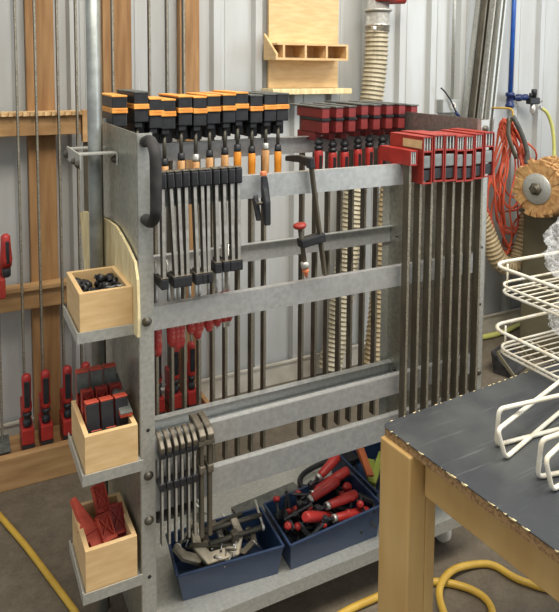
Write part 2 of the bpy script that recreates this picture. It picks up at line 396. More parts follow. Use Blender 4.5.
# caps in the upper box
zt, z0, yf, dp = boxes[0]
k = 0
for j in range(6):
    for i in range(4):
        x = -.078 + (i-1.5)*.026 + random.uniform(-.004, .004); y = yf+.028+j*.028+random.uniform(-.004, .004)
        z = zt-.032+random.uniform(-.008, .012)
        for lay in (0,):
            t = thing('plastic_plug', 'black plastic plug heaped in the upper wooden box', 'plug', (x, y, z), (random.uniform(-1.3, 1.3), random.uniform(-1.3, 1.3), random.uniform(0, 3)), group='black plugs in the upper box')
            MB().lathe((0, 0, 0), (0, 0, 1), [(0, .0105), (.003, .0125), (.018, .0125), (.019, .009), (.019, .006), (.006, .006), (.006, .0005)], 14).build('cup', 'black', t)
            MB().box(-.005, .005, .0126, .02, .003, .014, .001).build('clip', 'black', t)
t = thing('grey_peg', 'grey cone shaped peg lying on the black plugs in the upper box', 'peg', (-.045, yf+.05, zt-.012), (1.2, .3, .6))
MB().lathe((0, 0, -.02), (0, 0, 1), [(0, .006), (.03, .004), (.045, .001)], 10).build('cone', 'outlet', t)
MB().lathe((0, 0, -.025), (0, 0, 1), [(0, .008), (.005, .008)], 10).build('head', 'outlet', t)
# filler of lower caps (uncounted)
fb = MB()
for _ in range(26):
    p = Vector((-.078+random.uniform(-.044, .044), yf+random.uniform(.03, .17), z0+random.uniform(.02, .045)))
    d = Vector((random.gauss(0, 1), random.gauss(0, 1), random.gauss(0, 1))).normalized()
    fb.cyl(p-d*.010, p+d*.010, .0115, seg=8)
tag(fb.build('spare_plugs', 'black'), 'mass of small black plugs filling the bottom of the upper box', 'plugs', kind='stuff')

def lattice(mb, x0, x1, z0, z1, y0, y1, cells, t=.0022):
    mb.box(x0, x1, y0, y1, z0, z0+t); mb.box(x0, x1, y0, y1, z1-t, z1)
    mb.box(x0, x0+t, y0, y1, z0, z1); mb.box(x1-t, x1, y0, y1, z0, z1)
    mb.box(x0, x1, (y0+y1)/2-.0006, (y0+y1)/2+.0006, z0, z1)
    ym = (y0+y1)/2; wy = (y1-y0)*.9
    for c in range(cells):
        a = z0+(z1-z0)*c/cells; e = z0+(z1-z0)*(c+1)/cells
        for p, q in (((x0, ym, a), (x1, ym, e)), ((x1, ym, a), (x0, ym, e))):
            mb.beam(p, q, t*.7, wy, up=(0, 1, 0))
        mb.box(x0, x1, y0, y1, e-t*.5, e+t*.5)
# stands in the middle box
zt, z0, yf, dp = boxes[1]
def stand(label, x, y, z, rx, rz, hgt, pad, padh, padside=-1):
    t = thing('clamp_stand', label, 'clamp stand', (x, y, z), (rx, 0, rz), group='clamp stands in the middle box')
    b = MB(); lattice(b, -.015, .015, 0, hgt, 0, .022, 3); b.build('lattice_body', 'red', t)
    if pad:
        MB().box(-.0165, .0165, -.006, -.0005, hgt-padh, hgt+.002, .002).build('face_pad', pad, t)
        MB().box(-.0165, .0165, -.0065, .022, hgt+.0025, hgt+.007, .0015).build('top_cap', 'reddust', t)
for i in range(3):
    x = -.119+i*.037
    stand('tall grey padded clamp stand, %s from left at the back of the middle box' % ORD[i], x, yf+.150, z0+.01, -.10, 0, .180, 'grey_top', .05)
    stand('red lattice clamp stand, %s from left halfway back in the middle box' % ORD[i], x+.004, yf+.098, z0+.01, -.12, 0, .152, None, 0)
    stand('black padded clamp stand, %s from left at the front of the middle box' % ORD[i], x+.007, yf+.045, z0+.01, -.16, .05, .140, 'black', .10)
for i in range(2):
    t = thing('clamp_pad_block', 'short black pad block, %s from left at the front wall of the middle box' % ORD[i], 'pad', (-.108+i*.037, yf+.020, z0+.01), (-.1, 0, 0), group='short pads in the middle box')
    MB().box(-.013, .013, 0, .010, 0, .083, .0015).build('block', 'black', t); MB().box(-.013, .013, .0105, .014, 0, .083, .001).build('backing', 'reddust', t)
t = thing('clamp_face_bar', 'long grey faced red jaw lying across the right side of the middle box', 'clamp jaw', (-.031, yf+.04, zt+.004), (.30, 0, .05))
MB().box(-.016, .016, 0, .15, 0, .010, .001).build('body', 'reddust', t); MB().box(-.016, .016, 0, .15, .0105, .014, .001).build('face', 'grey_top', t)
# brackets in the lowest box
zt, z0, yf, dp = boxes[2]
def bracket(label, x, y, z, rot, hgt, m='reddust', wedge=False):
    t = thing('red_bracket', label, 'bracket', (x, y, z), rot, group='dusty red brackets in the lowest box')
    b = MB()
    if wedge:
        b.prism([(-.016, 0, 0), (.018, 0, 0), (.018, 0, hgt*.5), (.002, 0, hgt), (-.010, 0, hgt), (-.014, 0, hgt*.62), (-.026, 0, hgt*.55), (-.024, 0, hgt*.3), (-.016, 0, hgt*.34)], (0, .022, 0), .001); b.cyl((0, -.003, hgt*.6), (0, 0, hgt*.6), .003, seg=8)
    else:
        lattice(b, -.018, .018, 0, hgt, 0, .024, 2, .003)
    b.build('ribbed_body', m, t)
    MB().box(-.02, .02, -.004, .026, hgt*.42, hgt*.42+.008, .001).build('flange', m, t)
bracket('solid wedge shaped red bracket leaning left in the lowest box', -.088, yf+.034, z0+.055, (-.85, -.10, .35), .175, 'reddust', wedge=True)
bracket('short red lattice bracket beside the wedge in the lowest box', -.052, yf+.100, z0+.02, (-.20, .05, .1), .110, 'red')
bracket('tallest red lattice bracket at the back of the lowest box', -.062, yf+.100, z0+.075, (-.75, -.05, .10), .125)
bracket('red lattice bracket lying in the middle of the lowest box', -.062, yf+.022, z0+.05, (-.75, .02, .25), .115)
bracket('red lattice bracket at the right wall of the lowest box', -.034, yf+.040, z0+.04, (-.65, .0, .10), .125, 'red')

# ------------------------------------------------------------------ clamps on the cart
def bar(parent, x, y, z0, z1, wx=.009, wy=.028, m='bar', edge='edge', holes=False):
    o = MB().box(x-wx/2, x+wx/2, y-wy/2, y+wy/2, z0, z1, .0008).build('bar', m, parent)
    MB().box(x-wx/2+.001, x+wx/2-.001, y-wy/2-.0006, y-wy/2-.0001, z0+.002, z1-.002).build('bar_edge', edge, o)
    return o

# back row, black and orange parallel clamps
gap_ = 'parallel clamps in the back row on the cart'
hx = [(129-12, 0, 0), (137.5, 0, 0), (152, 290, 0), (165.6, 290, 0), (182, 272, 0), (195.5, 280, 1), (211, 267, 0), (225.7, 260, 0), (239, 250, 2), (252.5, 260, 2), (266.7, 250, 1), (280, 258, 2)]
tops = [1.61, 1.622, 1.600, 1.596, 1.606, 1.603, 1.608, 1.61, 1.616, 1.606, 1.610, 1.611]
capm = ['orange', 'grey_top', 'orange', 'orange', 'orange', 'orange', 'orange', 'orange', 'orange', 'grey_top', 'grey_top', 'grey_top']
for i, (px, hy, hk) in enumerate(hx):
    X = P(px, 120, Y=.46).x
    zc = tops[i]-1.6
    hm = ['wornwood', 'wornwood', 'amber'][hk]
    look = {0: 'with worn wooden handle', 1: 'with steel collared handle', 2: 'with glossy amber handle'}[hk] if i > 2 else ('with dark grey top' if i == 1 else 'with orange top')
    t = thing('parallel_clamp', 'black orange clamp %s, %s from left in the back row' % (look, ORD[i]), 'clamp', (X, D+.035, .0), (0, 0, random.uniform(-.03, .03)), group=gap_)
    bar(t, 0, .012, .215+random.uniform(-.01, .01), 1.585+zc, .011, .030)
    wj = .0235; zt = 1.606+zc; ox = .009
    MB().box(ox-wj, ox+wj, -.135, .10, zt-.040, zt-.006, .002).build('fixed_jaw', 'black', t)
    MB().box(ox-wj-.001, ox+wj+.001, -.137, .102, zt-.0055, zt, .001).build('jaw_cap', capm[i], t)
    MB().box(ox-wj-.0015, ox+wj+.0015, -.139, .09, zt-.0485, zt-.0405, .001).build('fixed_pad', 'orange', t)
    MB().box(ox-wj-.0015, ox+wj+.0015, -.140, .09, zt-.057, zt-.049, .001).build('sliding_pad', 'orange', t)
    MB().box(ox-wj, ox+wj, -.135, .06, zt-.100, zt-.0575, .003).box(ox-.021, ox+.021, -.10, .03, zt-.150, zt-.1005, .004).box(-.012, .012, -.13, -.095, zt-.118, zt-.1005, .003).build('sliding_jaw', 'black', t)
    ys = -.115; zc1 = 1.405 + (0 if not hy else (270-hy)/3.727/310)
    MB().cyl((0, ys, zt-.1185), (0, ys, zc1), .0065, seg=10).build('screw', 'bar', t)
    MB().lathe((0, ys, zc1+.016), (0, 0, -1), [(0, .008), (.002, .0115), (.018, .0125), (.024, .0125)], 12).build('collar', 'bright' if hk == 1 else 'black', t)
    MB().lathe((0, ys, zc1-.009), (0, 0, -1), [(0, .0105), (.004, .0135), (.04, .0135), (.085, .0125), (.1, .011), (.104, .006)], 12).build('handle', hm, t)

# back row, red parallel clamps
rx = [322, 336, 349, 362, 374, 387, 400, 412]
rlen = [.175, .172, .178, .170, .175, .172, .168, .17]
for i, px in enumerate(rx):
    X = P(px+5, 118, Y=.41).x
    t = thing('red_parallel_clamp', 'red parallel clamp with grey top, %s from the left in the back row' % ORD[i], 'clamp', (X, D+.035, 0), (0, 0, random.uniform(-.02, .02)), group='red parallel clamps in the back row')
    bar(t, 0, .012, .215+random.uniform(-.012, .01), 1.56, .011, .030)
    zt = 1.569+random.uniform(-.004, .006); wj = .0155; ln = rlen[i]-.01
    MB().box(-wj, wj, -ln, .03, zt-.043, zt-.006, .002).build('fixed_jaw', 'reddk', t)
    MB().box(-wj-.003, wj+.003, -ln-.003, .11, zt-.0055, zt, .001).build('jaw_cap', 'grey_top', t)
    MB().box(-wj-.002, wj+.002, -ln-.003, 0, zt-.053, zt-.0435, .001).build('jaw_pad', 'black', t)
    MB().box(-wj, wj, -ln+.001, 0, zt-.098, zt-.0535, .003).box(-.013, .013, -.11, .03, zt-.13, zt-.0985, .002).build('sliding_jaw', 'reddk', t)
    ys = -.115; z = zt-.125+random.uniform(-.008, .008)
    MB().lathe((0, ys, z), (0, 0, -1), [(0, .009), (.012, .013), (.014, .016), (.024, .017), (.027, .012), (.032, .012), (.034, .0165), (.045, .0165)], 12).build('collar', 'black', t)
    h = MB().lathe((0, ys, z-.046), (0, 0, -1), [(0, .012), (.005, .016), (.03, .0175), (.09, .015), (.115, .014), (.12, .008)], 12).build('handle', 'redbright', t)
    MB().box(-.006, .006, ys-.0185, ys-.012, z-.125, z-.065, .002).build('grip_inlay', 'black', h)

# front left: bright steel bar clamps hung on the top rail
sx = [(100, 107, 0), (125, 147, 0), (150, 166, 1), (175, 183, 0), (202, 216, 0), (226, 238, 1), (246, 250, 0), (272, 279, 0), (297, 306, 0), (321, 328, 1), (344, 346, 0)]
hl = [350, 342, 347, 345, 330, 338, 330, 331, 326, 322, 322]
for i, (a, c, _) in enumerate(sx):
    p1 = P(130+a/3.22, 172, Y=-.012); p0 = P(130+c/3.22, 285, Y=-.012)
    tilt = math.atan2(p0.x-p1.x, .30)
    t = thing('bar_clamp', 'bright steel bar clamp on the top rail left half, %s from the left' % ORD[i], 'clamp', (p1.x, -.016, 1.43), (0, -tilt, 0), group='steel bar clamps on the left half of the top rail')
    zl = -.285 if i < 7 else -.262
    b = MB().box(-.0048, .0048, -.010, .010, zl, -.01, .0006).build('bar', 'bar', t)
    MB().box(-.0044, .0038, -.0108, -.0102, zl, -.03).build('bar_edge', 'bright', b)
    MB().box(-.0098, .0098, -.014, .012, -.036, .006, .004).prism([(-.006, .012, .006), (-.006, .085, -.002), (-.006, .085, -.014), (-.006, .05, -.012), (-.006, .012, -.018)], (.012, 0, 0), .001).build('fixed_jaw', 'black', t)
    MB().box(-.009, .009, -.013, .012, .0065, .009, .0008).build('jaw_cap', 'cast', t)
    MB().box(-.010, .010, -.014, .014, zl-.014, zl+.014, .003).box(-.007, .007, .0145, .08, zl-.016, zl+.006, .002).build('sliding_jaw', 'black', t)
    MB().box(-.0098, .0098, -.0135, .0135, zl+.0145, zl+.017, .0008).build('jaw_rim', 'cast', t)
    MB().cyl((0, .07, zl+.04), (0, .07, zl-.20), .0045, seg=8).build('screw', 'bright', t)
    hz_ = zl-.222+(350-hl[i])*.0022+(-.023 if i >= 7 else 0)
    MB().lathe((0, .07, hz_+.085), (0, 0, -1), [(0, .009), (.004, .0125), (.03, .0135), (.07, .0135), (.085, .008)], 12).build('handle', 'redworn', t)

# small F clamps on the third rail
fx = [(90, 0), (120, 0), (150, 0), (177, 0), (205, 0), (231, 0), (262, 1), (297, 1)]
for i, (a, big) in enumerate(fx):
    p1 = P(140+a/4.3, 440, Y=-.012)
    lb = ('large tarnished F clamp, %s from the right' % ('second' if i == 6 else 'first')) if big else ('small steel F clamp, %s from the left' % ORD[i])
    t = thing('f_clamp', lb+', hung on the lower front rails', 'clamp', (p1.x, -.014, .735), (0, 0, 0), group='F clamps on the lower front rails')
    wz = .0105 if big else .0062; yj = .078 if big else .046; zt = -.018 if big else -.024
    zl = -.305 if not big else -.32
    b = MB().box(-wz/2, wz/2, -.008, .008, zl, zt-.01, .0006).build('bar', 'tarn' if big else 'bar', t)
    MB().box(-wz/2+.0005, wz/2-.0005, -.0088, -.0082, zl+.001, zt-.02).build('bar_edge', 'tarn' if big else 'bright', b)
    ht = .013 if big else .0085
    MB().prism([(-ht*.7, -.014, zt-.022), (-ht*.7, -.016, zt-.006), (-ht*.7, .0, zt+.006), (-ht*.7, yj*.6, zt+.018), (-ht*.7, yj, zt+.014), (-ht*.7, yj, zt-.004), (-ht*.7, yj*.5, zt-.002), (-ht*.7, .012, zt-.02)], (ht*1.4, 0, 0), .0018).build('fixed_jaw', 'cast', t)
    MB().box(-ht*.9, ht*.9, -.014, .013, zt-.036, zt-.0225, .002).build('jaw_collar', 'black' if not big else 'cast', t)
    zs = -.140 if not big else -.125
    MB().box(-.0085, .0085, -.014, .013, zs-.010, zs+.012, .003).prism([(-.006, .0135, zs+.01), (-.006, yj*.8, zs+.002), (-.006, yj*.8, zs-.012), (-.006, .0135, zs-.01)], (.012, 0, 0), .001).build('sliding_jaw', 'black' if not big else 'cast', t)
    MB().cyl((0, yj*.7, zs+.07), (0, yj*.7, zs-.05), .004 if not big else .006, seg=8).build('screw', 'bright', t)
    MB().lathe((0, yj*.7, zs-.05), (0, 0, -1), [(0, .007), (.004, .010), (.05, .011), (.07, .008)], 10).build('handle', 'black' if not big else 'red', t)

# right: big red clamps hung on the front rail
ends = [(423, 432.5), (434, 444), (445, 456), (456.5, 465), (465.5, 474), (475, 483), (484.5, 494)]
for i, (a, c) in enumerate(ends):
    Xa = P(a, 155, Y=-.055).x; Xc = P(c, 155, Y=-.055).x; hw = (Xc-Xa)/2; X = (Xa+Xc)/2
    t = thing('sash_clamp', 'long clamp with tall red head on the right end, %s tall head from the left' % ORD[i], 'clamp', (X, 0, 0), group='red headed sash clamps on the right end')
    dz = .004*math.sin(i*1.3)
    bar(t, -.006, -.019, .30+random.uniform(0, .05), 1.455, .010, .028, 'tarn')
    ZT = 1.497+dz
    q = MB().box(-hw, hw, -.055, -.0525+.0, ZT-.004, ZT).box(-hw, hw, -.0555, .115, ZT-.005, ZT, .001).box(-hw, -hw+.003, -.0555, .115, ZT-.045, ZT-.005).box(hw-.003, hw, -.0555, .115, ZT-.045, ZT-.005).box(-hw+.003, hw-.003, .110, .115, ZT-.045, ZT-.005).box(-hw, hw, -.0555, .115, ZT-.049, ZT-.045)
    j = q.build('jaw_channel', 'red', t)
    n = 3
    f = MB()
    for k in range(n):
        xx = -hw+.003+(2*hw-.006)*(k+.5)/n; f.box(xx-.0017, xx+.0017, -.053, .10, ZT-.0445, ZT-.0055)
    f.build('steel_fin', 'bright', j)
    q = MB().box(-hw, -hw+.004, -.0555, .02, ZT-.148, ZT-.0495).box(hw-.003, hw, -.0555, -.036, ZT-.148, ZT-.0495).box(-hw+.004, hw-.003, -.0555, -.052, ZT-.148, ZT-.143)
    q.build('side_frame', 'red', t)
    MB().box(-hw+.0045, hw-.0035, -.052, -.036, ZT-.100, ZT-.060, .003).build('slide_block', 'pipe', t)
    MB().box(-hw+.0045, hw-.0035, -.050, -.036, ZT-.138, ZT-.1055, .001).build('screw_housing', 'black', t)
    if i == 0:
        tg = MB().box(-hw-.0008, -hw-.0001, -.05, .045, ZT-.038, ZT-.012).build('tape_patch', 'tape', t); tg['label'] = 'peeling tan tape patch'
t = thing('sash_clamp', 'shorter red clamp sitting low on the front rail, left of all the tall red heads', 'clamp', (P(407, 200, Y=-.02).x, 0, 0), group='red headed sash clamps on the right end')
bar(t, 0, -.019, .28, 1.41, .010, .028, 'tarn')
j = MB().box(-.011, .017, -.045, .115, 1.451, 1.455).box(-.011, -.008, -.045, .115, 1.412, 1.451).box(.014, .017, -.045, .115, 1.412, 1.451).box(-.011, .017, -.045, .115, 1.408, 1.412).box(-.008, .014, .11, .115, 1.412, 1.451).build('jaw_channel', 'redbright', t)
f = MB()
for k in range(3): f.box(-.0055+k*.007, -.0015+k*.007, -.043, .10, 1.4125, 1.4505)
f.build('steel_fin', 'bright', j)

# black spring clamp on the top rail
t = thing('spring_clamp', 'small black spring clamp with orange tip pinched on the top front rail', 'clamp', (P(265, 190, Y=-.02).x, -.0, 1.377))
MB().prism([(-.009, -.008, .028), (-.009, -.008, -.01), (-.009, -.022, -.05), (-.009, -.03, -.105), (-.009, -.042, -.105), (-.009, -.040, -.04), (-.009, -.022, .0), (-.009, -.018, .03)], (.018, 0, 0), .003).build('front_arm', 'black', t)
MB().prism([(-.024, .022, .02), (-.024, .022, -.03), (-.024, .004, -.058), (-.024, -.012, -.095), (-.024, -.024, -.093), (-.024, -.008, -.045), (-.024, .010, -.02), (-.024, .012, .02)], (.013, 0, 0), .002).build('back_arm', 'black', t)
MB().box(-.008, .008, -.017, -.002, .0285, .042, .003).build('pad_tip', 'copper', t)
MB().cyl((-.026, -.02, -.045), (.011, -.02, -.045), .0045).build('pivot_pin', 'bar', t)

# slanted F clamp hung on the top rail
p1 = P(312, 165, Y=-.018); p0 = P(325, 269, Y=-.018)
t = thing('hanging_f_clamp', 'lone F clamp hooked over the top front rail with slanting bar and red screw knob', 'clamp', (p1.x, -.012, p1.z), (0, -math.atan2(p0.x-p1.x, p1.z-p0.z), 0))
b = MB().box(-.0035, .0035, -.010, .010, -.335, .01, .0006).build('bar', 'tarn', t)
MB().box(-.010, .008, -.012, .014, -.01, .022, .003).prism([(-.006, .014, .02), (-.006, .06, .022), (-.006, .15, .008), (-.006, .155, -.008), (-.006, .14, -.006), (-.006, .06, .002), (-.006, .014, -.008)], (.012, 0, 0), .002).build('fixed_jaw', 'black', t)
MB().box(-.07, .012, -.016, .016, -.232, -.206, .004).build('sliding_jaw', 'black', t)
MB().cyl((-.062, -.002, -.165), (-.062, -.002, -.275), .007, seg=12).build('screw', 'tarn', t)
MB().lathe((-.062, -.002, -.165), (0, 0, 1), [(-.012, .006), (-.008, .017), (-.002, .02), (.004, .017), (.006, .006)], 14).build('knob', 'red', t)
MB().lathe((-.062, -.002, -.275), (0, 0, -1), [(0, .009), (.005, .013), (.018, .012), (.02, .008)], 14).build('swivel_pad', 'bright', t)
MB().lathe((-.062, -.002, -.296), (0, 0, -1), [(0, .010), (.008, .010), (.03, .002)], 10).build('pad_tip', 'copper', t)

# ------------------------------------------------------------------ standing wall clamps
def wall_clamp(px, label, X=None, zj=.089, handle=True, m='redbright', z1=2.6, group='red clamps standing along the wall'):
    X = P(px, 0, Y=1.3).x if X is None else X
    t = thing('standing_clamp', label, 'clamp', (X, 1.26, zj), group=group)
    bar(t, 0, 0, 0.004, z1-zj, .009, .026, 'bar')
    if handle is None:
        MB().box(-.022, .022, -.10, .018, .0, .045, .003).build('jaw', 'reddk', t); MB().box(-.026, .026, -.105, .02, .046, .052, .001).build('jaw_pad', 'grey_top', t)
        return t
    MB().box(-.022, .022, -.12, .018, 0, .045, .003).build('fixed_jaw', m, t)
    MB().box(-.024, .024, -.122, .0, .0455, .0525, .001).build('fixed_pad', 'black', t)
    MB().box(-.024, .024, -.122, .0, .053, .060, .001).build('sliding_pad', 'black', t)
    MB().box(-.024, .024, -.12, .0, .0605, .125, .004).box(-.018, .018, -.05, .018, .1255, .21, .004).build('sliding_jaw', m, t)
    MB().lathe((0, -.09, .1255), (0, 0, 1), [(0, .012), (.005, .017), (.025, .017), (.03, .013), (.045, .013), (.048, .018), (.06, .018), (.064, .012)], 12).build('collar', 'black', t)
    h = MB().lathe((0, -.09, .19), (0, 0, 1), [(0, .014), (.004, .018), (.02, .021), (.05, .017), (.14, .019), (.155, .017), (.162, .008)], 12).build('handle', m, t)
    MB().box(-.0115, .0115, -.1125, -.1, .215, .325, .003).build('grip_inlay', 'black', h)
    return t
wall_clamp(9, 'red standing clamp with black inlaid handle, first from the left on the floor tray', X=-.170)
wall_clamp(31, 'red standing clamp with black inlaid handle, second from the left on the floor tray', X=-.096)
wall_clamp(55, 'red standing clamp partly behind the middle wooden box, third on the floor tray', X=-.008)
wall_clamp(74, 'red standing clamp hidden behind the stands of the middle wooden box', X=.068)
wall_clamp(111, 'red standing clamp seen behind the left cart post', X=.222)
wall_clamp(148, 'red standing clamp, leftmost of the three seen through the cart', X=.385)
wall_clamp(165, 'red standing clamp, middle one of the three seen through the cart', X=.466)
wall_clamp(182, 'red standing clamp, rightmost of the three seen through the cart', X=.545)
# clamp with its jaw half way up, cut by the left edge
t = thing('standing_clamp', 'clamp with grey topped foot and red jaw raised to mid height, leftmost on floor tray', 'clamp', (-.262, 1.26, .089), group='red clamps standing along the wall')
bar(t, 0, 0, .004, 2.5, .009, .026)
MB().box(-.022, .022, -.12, .0, .69, .77, .004).box(-.016, .016, -.05, .018, .77, .84, .004).build('sliding_jaw', 'red', t)
MB().box(-.022, .022, -.10, .018, 0, .045, .003).build('fixed_jaw', 'reddk', t); MB().box(-.026, .026, -.115, .02, .0455, .052, .001).build('jaw_pad', 'grey_top', t)
MB().lathe((.028, -.09, .7705), (0, 0, 1), [(0, .012), (.005, .017), (.035, .017), (.04, .013)], 12).build('collar', 'black', t)
h = MB().lathe((.028, -.09, .812), (0, 0, 1), [(0, .02), (.03, .024), (.09, .019), (.125, .018), (.135, .008)], 12).build('handle', 'redbright', t)
MB().box(.026, .04, -.114, -.1, .83, .92, .003).build('grip_inlay', 'black', h)

# ------------------------------------------------------------------ blue bins
def bin_(label, fb, ft, bt, bb, h_front_drop=0):
    """fb/ft front bottom/top (left,right), bt/bb back top/bottom (left,right) points"""
    c = (fb[0]+fb[1]+bb[0]+bb[1])/4; t = thing('storage_bin', label, 'bin', c, group='blue bins on the bottom shelf')
    loc = lambda v: Vector(v)-c
    th = .0035
    def plate(name, a, b_, c_, d):
        a, b_, c_, d = map(loc, (a, b_, c_, d)); n = (b_-a).cross(d-a).normalized()*th
        MB().hexa([a, b_, b_+n, a+n, d, c_, c_+n, d+n]).build(name, 'blue', t)
    plate('front_wall', fb[1], fb[0], ft[0], ft[1])
    plate('side_wall', fb[0], bb[0], bt[0], ft[0])
    plate('side_wall', bb[1], fb[1], ft[1], bt[1])
    plate('back_wall', bb[0], bb[1], bt[1], bt[0])
    plate('base', fb[0], fb[1], bb[1], bb[0])
    for a, b_ in ((ft[0], ft[1]), (bt[0], bt[1]), (ft[0], bt[0]), (ft[1], bt[1])):
        MB().beam(loc(a), loc(b_), .008, .006, .001).build('rim', 'blue', t)
    return t
S = .1685
def V(x, y, z): return Vector((x, y, z))
B1 = dict(fb=(V(.140, .072, S), V(.428, .040, S)), ft=(V(.118, .058, .262), V(.440, .026, .262)), bt=(V(.140, .235, .262), V(.452, .215, .262)), bb=(V(.155, .222, S), V(.436, .200, S)))
bin_('blue plastic bin full of grey C clamps, leftmost on the bottom shelf', **B1)
B2 = dict(fb=(V(.470, .035, S), V(.790, .035, S)), ft=(V(.460, .018, .262), V(.800, .018, .285)), bt=(V(.470, .225, .262), V(.800, .225, .285)), bb=(V(.48, .210, S), V(.790, .21, S)))
bin_('blue plastic bin full of red handled clamps in the middle of the bottom shelf', **B2)
B3 = dict(fb=(V(.835, .10, S), V(1.10, .10, S)), ft=(V(.825, .085, .28), V(1.11, .085, .28)), bt=(V(.825, .40, .28), V(1.11, .40, .28)), bb=(V(.835, .39, S), V(1.10, .39, S)))
bin_('blue plastic bin half hidden behind the bench leg on the bottom shelf', **B3)

# C clamps in bin 1
def cclamp(label, loc, rot, s=1.0, grp='C clamps in the left bin', T=True, m='cast'):
    t = thing('c_clamp', label, 'clamp', loc, rot, group=grp)
    pts = [(-.045, 0, .0), (-.05, 0, -.012), (-.040, 0, -.045), (-.0, 0, -.062), (.04, 0, -.045), (.052, 0, -.012), (.045, 0, .0)]
    o = [(-.052, 0, .004), (-.058, 0, -.03), (-.035, 0, -.07), (.035, 0, -.07), (.058, 0, -.03), (.052, 0, .004), (.036, 0, .004), (.040, 0, -.025), (.025, 0, -.050), (-.025, 0, -.050), (-.040, 0, -.025), (-.036, 0, .004)]
    MB().prism([Vector(p)*s for p in o], Vector((0, .014, 0))*s, .002*s).build('frame', m, t)
    MB().cyl(Vector((-.036, .007, -.004))*s, Vector((.11, .007, -.004))*s, .0055*s, seg=10).build('screw', 'bar', t)
    if T: MB().cyl(Vector((.105, .007, -.035))*s, Vector((.105, .007, .03))*s, .003*s, seg=8).build('tommy_bar', 'bright', t)
    MB().lathe(Vector((-.034, .007, -.004))*s, (-1, 0, 0), [(0, .006*s), (.003*s, .010*s), (.007*s, .010*s)], 12).build('swivel_pad', 'bright', t)
    return t
cclamp('big grey C clamp at the front left corner of the left bin', (.176, .165, .300), (-1.0, 0, .8), 1.2, m='castl')
cclamp('big grey C clamp with bent wire handle, lying at the front of the left bin', (.268, .150, .306), (-1.0, .0, -.06), 1.4, m='castl')
t = thing('long_screw', 'long dark threaded screw with pale nut across the top of the left bin', 'screw', (.27, .175, .283), (0, -.08, .05))
MB().cyl((-.09, 0, 0), (.1, 0, 0), .0075, seg=12).build('rod', 'bar', t); MB().cyl((-.1, 0, 0), (-.0905, 0, 0), .006).build('tip', 'bright', t); MB().box(-.012, .012, -.013, .013, -.016, .014, .003).build('nut', 'cast', t)
t = thing('long_screw', 'long dark threaded screw with bright end nearest the front of the left bin', 'screw', (.30, .10, .290), (0, .02, -.02))
MB().cyl((-.07, 0, 0), (.1, 0, 0), .0075, seg=12).build('rod', 'bar', t); MB().lathe((.1002, 0, 0), (1, 0, 0), [(0, .009), (.004, .011), (.009, .007)], 12).build('tip', 'bright', t); MB().box(.0, .022, -.013, .013, -.014, .014, .003).build('nut', 'cast', t)
t = thing('long_screw', 'dark screw lying aslant over the big C clamp in the left bin', 'screw', (.225, .115, .279), (0, .15, -.25))
MB().cyl((-.05, 0, 0), (.08, 0, 0), .007, seg=12).build('rod', 'tarn', t); MB().cyl((.0802, 0, 0), (.088, 0, 0), .009).build('tip', 'bright', t)
t = thing('steel_bar_piece', 'flat bright steel piece leaning down from the nut in the left bin', 'metal piece', (.285, .14, .262), (.5, .4, .2))
MB().box(-.009, .009, -.05, .04, -.004, .004, .001).build('plate', 'bright', t); MB().cyl((0, -.04, .0045), (0, -.04, .008), .007).build('stud', 'bar', t)
for i in range(11):
    x = random.uniform(.20, .39); y = random.uniform(.11, .175)
    cclamp('small C clamp buried in the heap in the left bin', (x, y, .240+random.uniform(-.01, .022)), (random.uniform(-1.4, 1.4), random.uniform(-.6, .6), random.uniform(-3, 3)), random.uniform(.6, .8), grp='small clamps heaped in the left bin', m=random.choice(('cast', 'tarn', 'bar')))

# red handled clamps in bin 2
def hclamp(label, pa, pb, r=.017, m='redbright', grp='red handled clamps in the middle bin'):
    """handle from neck pa to butt pb"""
    pa, pb = Vector(pa), Vector(pb); d = (pb-pa).normalized(); Lh = (pb-pa).length
    q = d.to_track_quat('Z', 'Y'); t = thing('handled_clamp', label, 'clamp', mtx=Matrix.Translation(pa) @ q.to_matrix().to_4x4(), group=grp)
    MB().lathe((0, 0, 0), (0, 0, 1), [(0, r*.7), (.004, r*.8), (Lh*.3, r*.88), (Lh*.7, r), (Lh*.95, r*.95), (Lh, r*.72)], 14).build('handle', m, t)
    MB().lathe((0, 0, -.013), (0, 0, 1), [(0, r*.72), (.012, r*.78)], 12).build('ferrule', 'bright', t)
    MB().cyl((0, 0, -.0135), (0, 0, -.058), .006, seg=8).build('screw', 'black', t)
    MB().box(-.009, .009, -.035, .014, -.055, -.036, .003).box(-.005, .005, -.0355, -.030, -.07, .0).build('sliding_jaw', 'black', t)
    return t
def PB(x, y, Y): return P(x, y, Y=Y)
hc = [(((278, 508), .10), ((300, 500), .07)), ]
specs = [  # neck px, Y, butt px, Y
    ((312, 498), .125, (338, 480), .135, 'topmost long red handle slanting up right'),
    ((320, 476), .20, (338, 456), .23, 'red handle rising at the back behind the others'),
    ((314, 492), .18, (348, 470), .19, 'long red handle behind the topmost one'),
    ((329, 505), .09, (356, 494), .10, 'thick red handle pointing right at mid heap'),
    ((336, 518), .06, (368, 511), .07, 'red handle lying level along the front rim at right'),
    ((329, 516), .10, (305, 517), .035, 'red handle with its round butt facing the front'),
    ((340, 500), .17, (349, 484), .19, 'dark red handle upright beside the topmost one'),
]
for a, ya, c, yc, lb in specs:
    pa = PB(a[0], a[1], ya); pb = PB(c[0], c[1], yc)
    hclamp('clamp with '+lb+' in the middle bin', pa, pb, .0165)
t = hclamp('red handle poking over the right rim of the middle bin toward the bench leg', PB(368, 515, .12), PB(384, 503, .14), .015)
